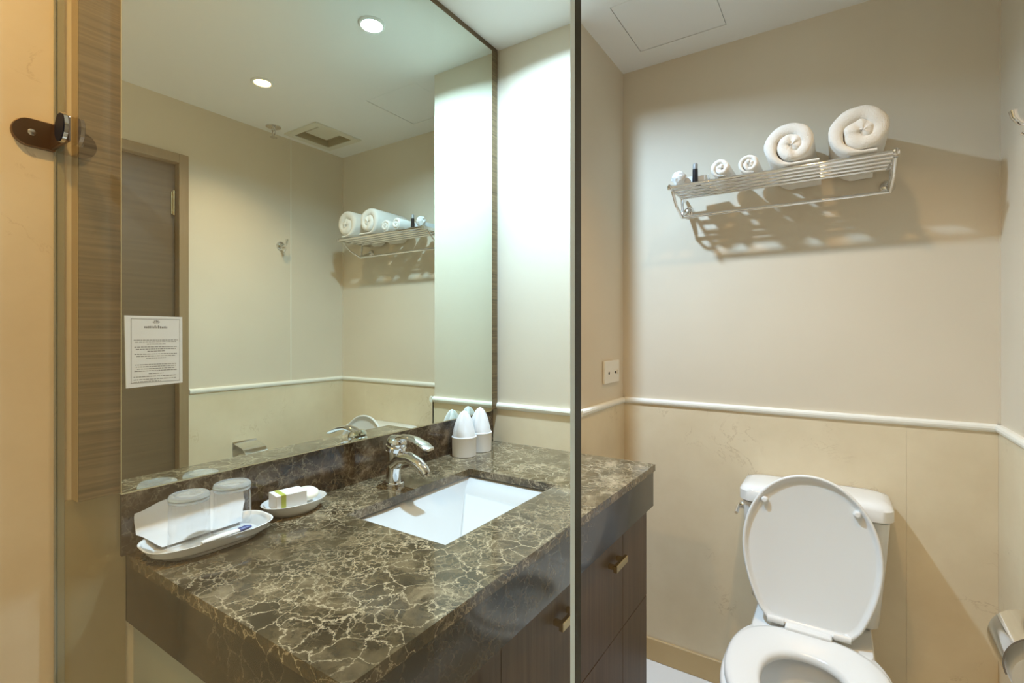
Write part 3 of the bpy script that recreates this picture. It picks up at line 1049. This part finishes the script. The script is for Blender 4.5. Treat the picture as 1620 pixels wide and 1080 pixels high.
bm = B()
loft(bm, [cover_pts(.012, -.0155), cover_pts(.003, -.012), cover_pts(0, -.006), cover_pts(0, .002), cover_pts(.0025, .005), cover_pts(.006, .0052), cover_pts(.0095, .002), cover_pts(.013, -.0055), cover_pts(.020, -.0085)])
cov = obj('seat_cover', bm, M['seat'], toi, smooth=True, angle=50)
for sgn, v in ((-1, .342), (1, .342)):
    bm = B()
    c = Vector((tx - .004 + sgn * .117, hy, hz)) + up * v + fw * (-.0085)
    lathe(bm, [(.0105, 0), (.0095, .012), (.006, .0165), (0, .017)], c, fw, 18)
    obj('bumper', bm, M['seat'], cov, smooth=True)
bm = B()
box(bm, tx - .060, tx + .054, hy - .036, hy - .007, .4140, .4440, 0.005, 3)
obj('hinge_block', bm, M['seat'], toi)
for x0, x1 in ((tx - .105, tx - .063), (tx + .057, tx + .097)):
    bm = B()
    tube(bm, [(x0, hy - .012,   .4440), (x1, hy - .012, .4440)], .0100, 16)
    obj('hinge', bm, M['seat'], toi, smooth=True)

# ------------------------------------------------------------------ towel rack on the toilet wall
RZ = 1.774
RX0, RX1 = -0.477, 0.135
RYF, RYB = 1.707, 1.862
rk = thing('towel_rack', 'chrome rail towel rack with lower bar fixed to the wall above the toilet', 'towel rack', ((RX0 + RX1) / 2, YB, 1.732))
n_r = 5
for i in range(n_r):
    y = RYF + (RYB - RYF) * i / (n_r - 1)
    obj('rail', tube(B(), [(RX0, y, RZ), (RX1, y, RZ)], 0.0066, 12), M['chrome'], rk, smooth=True)
for xx in (RX0, RX1):
    s = 1 if xx > 0 else -1
    bm = B()
    box(bm, xx - .003, xx + .003, RYF - .012, YB - .004, RZ - .008, RZ + .008, 0.0015, 2)
    br = obj('bracket', bm, M['chrome'], rk)
    bm = B()
    tube(bm, [(xx, RYF + .03, RZ - .006), (xx, RYF + .075, RZ - .045), (xx - s * .004, 1.85, 1.699)], [.0055, .0045, .0055], 10)
    tube(bm, [(xx, 1.865, RZ - .006), (xx - s * .004, 1.858, 1.72), (xx - s * .004, 1.852, 1.699)], .005, 10)
    tube(bm, [(xx - s * .004, 1.852, 1.705), (xx - s * .006, 1.90, 1.725), (xx - s * .006, YB - .004, 1.732)], .0055, 10)
    obj('strut', bm, M['chrome'], br, smooth=True)
    bm = B()
    lathe(bm, [(.021, 0), (.021, .004), (.016, .010), (.009, .014), (0, .014)], (xx - s * .006, YB - .0004, 1.732), (0, -1, 0), 24)
    obj('wall_rosette', bm, M['chrome'], br, smooth=True)
    bm = B()
    lathe(bm, [(0, -.008), (.008, -.007), (.010, 0), (.008, .007), (0, .008)], (xx, RYF, RZ), (1, 0, 0), 18)
    obj('end_cap', bm, M['chrome'], br, smooth=True)
obj('towel_bar', tube(B(), [(RX0 + .002, 1.85, 1.699), (RX1 - .002, 1.85, 1.699)], 0.0055, 14), M['chrome'], rk, smooth=True)


def towel_roll(x, r, turns, yfront, length, tail, seed, label, squash=1.0, r_in=0.006):
    zb = RZ + .0070
    pitch = (r - r_in) / turns
    th = pitch * 0.90
    # path of the cloth's middle line: counter-clockwise outwards seen from the room, ending flat at the bottom
    path = []
    total = turns * 2 * PI
    N = int(30 * turns) + 6
    for i in range(N + 1):
        a = total * i / N
        tt = th * (1 - 0.80 * max(0.0, min(1.0, (a - (total - 1.9)) / 1.9)) ** 1.3)
        rr = max(r_in + pitch * (a / (2 * PI) - 1) + pitch * .05 + tt / 2 if a > 2 * PI else r_in * .35 + (r_in + pitch * .05 + tt / 2 - r_in * .35) * a / (2 * PI), .002)
        ang = -PI / 2 - total + a
        path.append((Vector((rr * math.cos(ang), rr * math.sin(ang) * squash)), Vector((math.cos(ang), math.sin(ang))), tt))
    last = path[-1][0]
    for k in range(1, 5):
        path.append((last + Vector((tail * k / 4, 0)), Vector((0, -1)), th * .2))
    rings = []
    prof = []
    m = 5
    for k in range(m + 1):
        t = -PI / 2 + PI * k / m
        prof.append((1, math.cos(t), math.sin(t)))
    for idx, (p, nrm, tt) in enumerate(path):
        ring = []
        jit = noise.noise(Vector((idx * .22, seed, 0))) * .006
        for side in (-1, 1):                   # front edge, then back edge, each a half-round hem
            for k in range(m + 1):
                t = -PI / 2 + PI * k / m
                off = math.sin(t) * tt / 2 * (1 if side < 0 else -1)
                bul = math.cos(t) * min(tt * .5, .010)
                y = (yfront + bul * -1 + jit) if side < 0 else (yfront + length + bul + jit)
                wob = 1 + .24 * noise.noise(Vector((idx * .35, k * .6 + side * 3, seed * 2.1)))
                v = p + nrm * off * wob
                ring.append((x + v.x, y, zb + r * squash + v.y))
            ym = RYB + .012 if yfront + length > RYB + .03 else yfront + length * .5
            v = p + nrm * (tt / 2 if side < 0 else -tt / 2)
            ring.append((x + v.x, ym, zb + r * squash + v.y))
        rings.append(ring)
    bm = loft(B(), rings)
    zmin = min(v.co.z for v in bm.verts)
    bmesh.ops.translate(bm, verts=bm.verts, vec=(0, 0, zb - zmin))
    for v in bm.verts:                          # the cloth sags behind the last rail
        k = min(1, max(0, (v.co.y - RYB - .012) / .04)) * max(0, 1 - (v.co.z - zb) / (r * .8))
        v.co.z -= .020 * k
    o = obj('rolled_towel', bm, M['towel'], loc=(x, yfront + length / 2, zb), smooth=True, angle=75)
    return tag(o, label, 'towel', 'rolled white towels on the rack')


towel_roll(-0.312, 0.0385, 1.75, 1.700, 0.16, .012, 1.3, 'small white rolled towel next to the black tube on the rack', 1.05)
towel_roll(-0.2305, 0.0375, 2.1, 1.705, 0.16, .012, 4.1, 'small white rolled towel touching the large rolls on the rack')
towel_roll(-0.114, 0.0890, 2.1, 1.700, 0.212, .070, 7.7, 'large white rolled bath towel in the middle of the rack')
towel_roll(0.058, 0.0975, 2.05, 1.698, 0.214, .034, 2.9, 'largest white rolled bath towel at the end of the rack near the door wall', 0.97)

zb = RZ + .0070
bk = thing('toiletry_tube', 'small black tube with grey cap upright beside the small rolled towels', 'tube', (-0.398, 1.722, zb))
bm = B()
rings = [[(-0.398 + a_, 1.722 + b_, zb + h) for a_, b_ in oval(0, 0, w_, d_, 2.2, 0.3, 20)] for h, w_, d_ in ((0, .0085, .0085), (.002, .0092, .009), (.045, .0085, .008))]
loft(bm, rings)
obj('body', bm, M['black'], bk, smooth=True)
bm = B()
lathe(bm, [(.0080, 0), (.0080, .016), (.006, .019), (0, .0192)], (-0.398, 1.722, zb + .0452), n=18)
obj('cap', bm, M['grey'], bk, smooth=True)['label'] = 'grey cap'
# crumpled clear plastic bag with amenities, and the small carton behind it
bm = bmesh.new()
bmesh.ops.create_icosphere(bm, subdivisions=3, radius=1.0)
for v in bm.verts:
    n_ = noise.noise(v.co * 2.3 + Vector((3.1, 0, 0))) * .28 + noise.noise(v.co * 5.0) * .12
    c = v.co * (1 + n_)
    v.co = Vector((-0.452 + c.x * .023, 1.722 + c.y * .022, zb + .0245 + max(c.z, -1) * .024))
bag = obj('amenity_bag', bm, simple('frosted_bag', (0.72, 0.72, 0.70), 0.18, spec=0.9), loc=(-0.452, 1.722, zb), smooth=True, angle=25)
tag(bag, 'crumpled clear plastic amenity bag at the pillar end of the rack', 'bag')
bx_ = thing('amenity_carton', 'small pale carton lying behind the black tube on the rack', 'carton', (-0.40, 1.80, zb))
obj('carton', rbox(B(), (-0.405, 1.800, zb), 0.075, 0.095, 0.032, 0.1, 0.0015), simple('pale_carton', (0.62, 0.66, 0.66), 0.4), bx_)
obj('flap', rbox(B(), (-0.405, 1.746, zb + .004), 0.066, 0.010, 0.024, 0.1, 0.001), M['paper'], bx_)

# ------------------------------------------------------------------ socket on the pillar side
so_ = thing('shaver_socket', 'cream double socket plate on the shaded side of the pillar', 'socket', (XP, 1.79, 1.131))
obj('plate', box(B(), XP + .0004, XP + .009, 1.716, 1.862, 1.088, 1.174, 0.0025, 2), M['plastic'], so_)
for yy in (1.757, 1.822):
    bm = B()
    lathe(bm, [(.0, .0012), (.0055, .0012), (.0055, 0), (0, 0)], (XP + .0089, yy, 1.127), (1, 0, 0), 16)
    obj('pin_hole', bm, M['dark'], so_)
obj('rocker_switch', box(B(), XP + .0088, XP + .013, 1.835, 1.850, 1.120, 1.136, 0.001, 1), M['plastic'], so_)

# ------------------------------------------------------------------ robe hook on the door wall
hk = thing('robe_hook', 'chrome robe hook high on the wall beside the toilet', 'hook', (XR, 1.53, 1.74))
bm = B()
lathe(bm, [(.024, 0), (.024, .004), (.019, .010), (.010, .013), (0, .013)], (XR - .0004, 1.53, 1.742), (-1, 0, 0), 24)
obj('rosette', bm, M['chrome'], hk, smooth=True)
bm = B()
tube(bm, [(XR - .012, 1.53, 1.742), (XR - .030, 1.53, 1.738), (XR - .048, 1.53, 1.742), (XR - .058, 1.53, 1.758), (XR - .060, 1.53, 1.772)], [.007, .006, .006, .0065, .008], 12)
tube(bm, [(XR - .012, 1.53, 1.735), (XR - .024, 1.53, 1.718), (XR - .036, 1.53, 1.712), (XR - .044, 1.53, 1.722)], [.006, .0055, .0055, .0065], 12)
obj('hook_arms', bm, M['chrome'], hk, smooth=True)

# ------------------------------------------------------------------ toilet paper holder on the door wall
py_, pz_ = 1.335, 0.652
ph = thing('toilet_paper_holder', 'chrome hooded toilet paper holder on the wall opposite the vanity', 'paper holder', (XR - TH, py_, pz_))
pr_ = 0.056
pcx = XR - TH - .060
bm = B()


def hood(rr, y):
    pts = [(XR - TH - .0005, y, pz_ + rr + .022)]
    for k in range(15):
        t = PI * .60 + (PI * .52) * k / 14
        pts.append((pcx + rr * math.cos(t) * 1.0, y, pz_ + rr * math.sin(t) + .012))
    return pts


outer_, inner_ = hood(pr_ + .006, 0), hood(pr_ + .003, 0)
sec = outer_ + inner_[::-1]
loft(bm, [[(x_, y_, z_) for x_, _, z_ in sec] for y_ in (py_ - .056, py_ + .056)])
obj('hood', bm, M['chrome'], ph, smooth=True, angle=50)
obj('back_plate', box(B(), XR - TH - .004, XR - TH - .0004, py_ - .06, py_ + .06, pz_ - .03, pz_ + .09, .001, 1), M['chrome'], ph)
rl = thing('toilet_paper_roll', 'white toilet paper roll under the chrome hood of the holder', 'toilet roll', (pcx, py_, pz_ - .012))
rz_ = pz_ - .012
bm = B()
lathe(bm, [(.021, -.05), (.048, -.05), (.050, -.047), (.050, .047), (.048, .05), (.021, .05)], (pcx, py_, rz_), (0, 1, 0), 36, cap0=False, cap1=False)
obj('tissue', bm, M['tissue'], rl, smooth=True)
bm = B()
lathe(bm, [(.0205, -.051), (.0205, .051), (.0185, .051), (.0185, -.051), (.0205, -.051)], (pcx, py_, rz_), (0, 1, 0), 28, cap0=False, cap1=False)
obj('cardboard_core', bm, M['card'], rl, smooth=True)

# ------------------------------------------------------------------ ceiling fittings
def downlight(xy, m, label):
    t = thing('ceiling_downlight', label, 'ceiling light', (xy[0], xy[1], CEIL))
    bm = B()
    lathe(bm, [(.031, 0.0), (.033, -.005), (.040, -.006), (.044, -.003), (.045, 0.0)], (xy[0], xy[1], CEIL - .0003), (0, 0, 1), 36, cap0=False, cap1=False)
    obj('trim_ring', bm, M['ceiling'], t, smooth=True)
    bm = B()
    lathe(bm, [(.031, 0.0), (.031, -.002), (0, -.002)], (xy[0], xy[1], CEIL - .0004), (0, 0, 1), 32)
    obj('bulb_face', bm, m, t)
    return t


downlight(SINK_LAMP, M['lamp_cool'], 'lit cool white recessed ceiling light above the basin')
downlight(TOILET_LAMP, M['lamp_warm'], 'lit warm recessed ceiling light between the mirror and the door')
downlight(SHOWER_LAMP, M['lamp_warm'], 'lit warm recessed ceiling light inside the shower')

vt = thing('ceiling_vent', 'square cream ceiling air vent near the corner above the toilet', 'air vent', ((VX0 + VX1) / 2, (VY0 + VY1) / 2, CEIL))
bm = slab_with_holes(B(), [VX0 - .035, VX1 + .035], [VY0 - .035, VY1 + .035], CEIL - .008, CEIL - .0005, [(VX0, VX1, VY0, VY1)])
obj('frame', bm, M['vent'], vt)
bm = B()
cxv, cyv = (VX0 + VX1) / 2, (VY0 + VY1) / 2


def sq(k, z):
    hx, hyv = (VX1 - VX0) / 2 * k, (VY1 - VY0) / 2 * k
    return [(cxv - hx, cyv - hyv, z), (cxv + hx, cyv - hyv, z), (cxv + hx, cyv + hyv, z), (cxv - hx, cyv + hyv, z)]


loft(bm, [sq(.995, CEIL - .004), sq(.995, CEIL + .03), sq(.72, CEIL + .075), sq(.70, CEIL + .08)], cap0=False, cap1=True)
bmesh.ops.solidify(bm, geom=bm.faces[:], thickness=-0.001)
obj('throat', bm, M['vent_in'], vt)
bm = B()
loft(bm, [sq(.62, CEIL + .018), sq(.60, CEIL + .014), sq(.30, CEIL + .034), sq(.28, CEIL + .038)])
obj('diffuser_cone', bm, M['vent'], vt)

spx, spy = 0.300, 1.440
sk = thing('ceiling_sprinkler', 'small chrome fire sprinkler hanging from the ceiling by the door wall', 'sprinkler', (spx, spy, CEIL))
bm = B()
lathe(bm, [(.036, 0), (.036, -.004), (.024, -.009), (.010, -.010), (.010, -.022), (0, -.022)], (spx, spy, CEIL - .0003), n=28)
obj('escutcheon', bm, M['chrome'], sk, smooth=True)
bm = B()
for s in (-1, 1):
    tube(bm, [(spx + s * .008, spy, CEIL - .02), (spx + s * .013, spy, CEIL - .034), (spx + s * .006, spy, CEIL - .05), (spx, spy, CEIL - .054)], .0028, 8)
lathe(bm, [(0, 0), (.017, 0), (.018, -.0015), (0, -.003)], (spx, spy, CEIL - .054), n=20)
obj('deflector', bm, M['chrome'], sk, smooth=True)
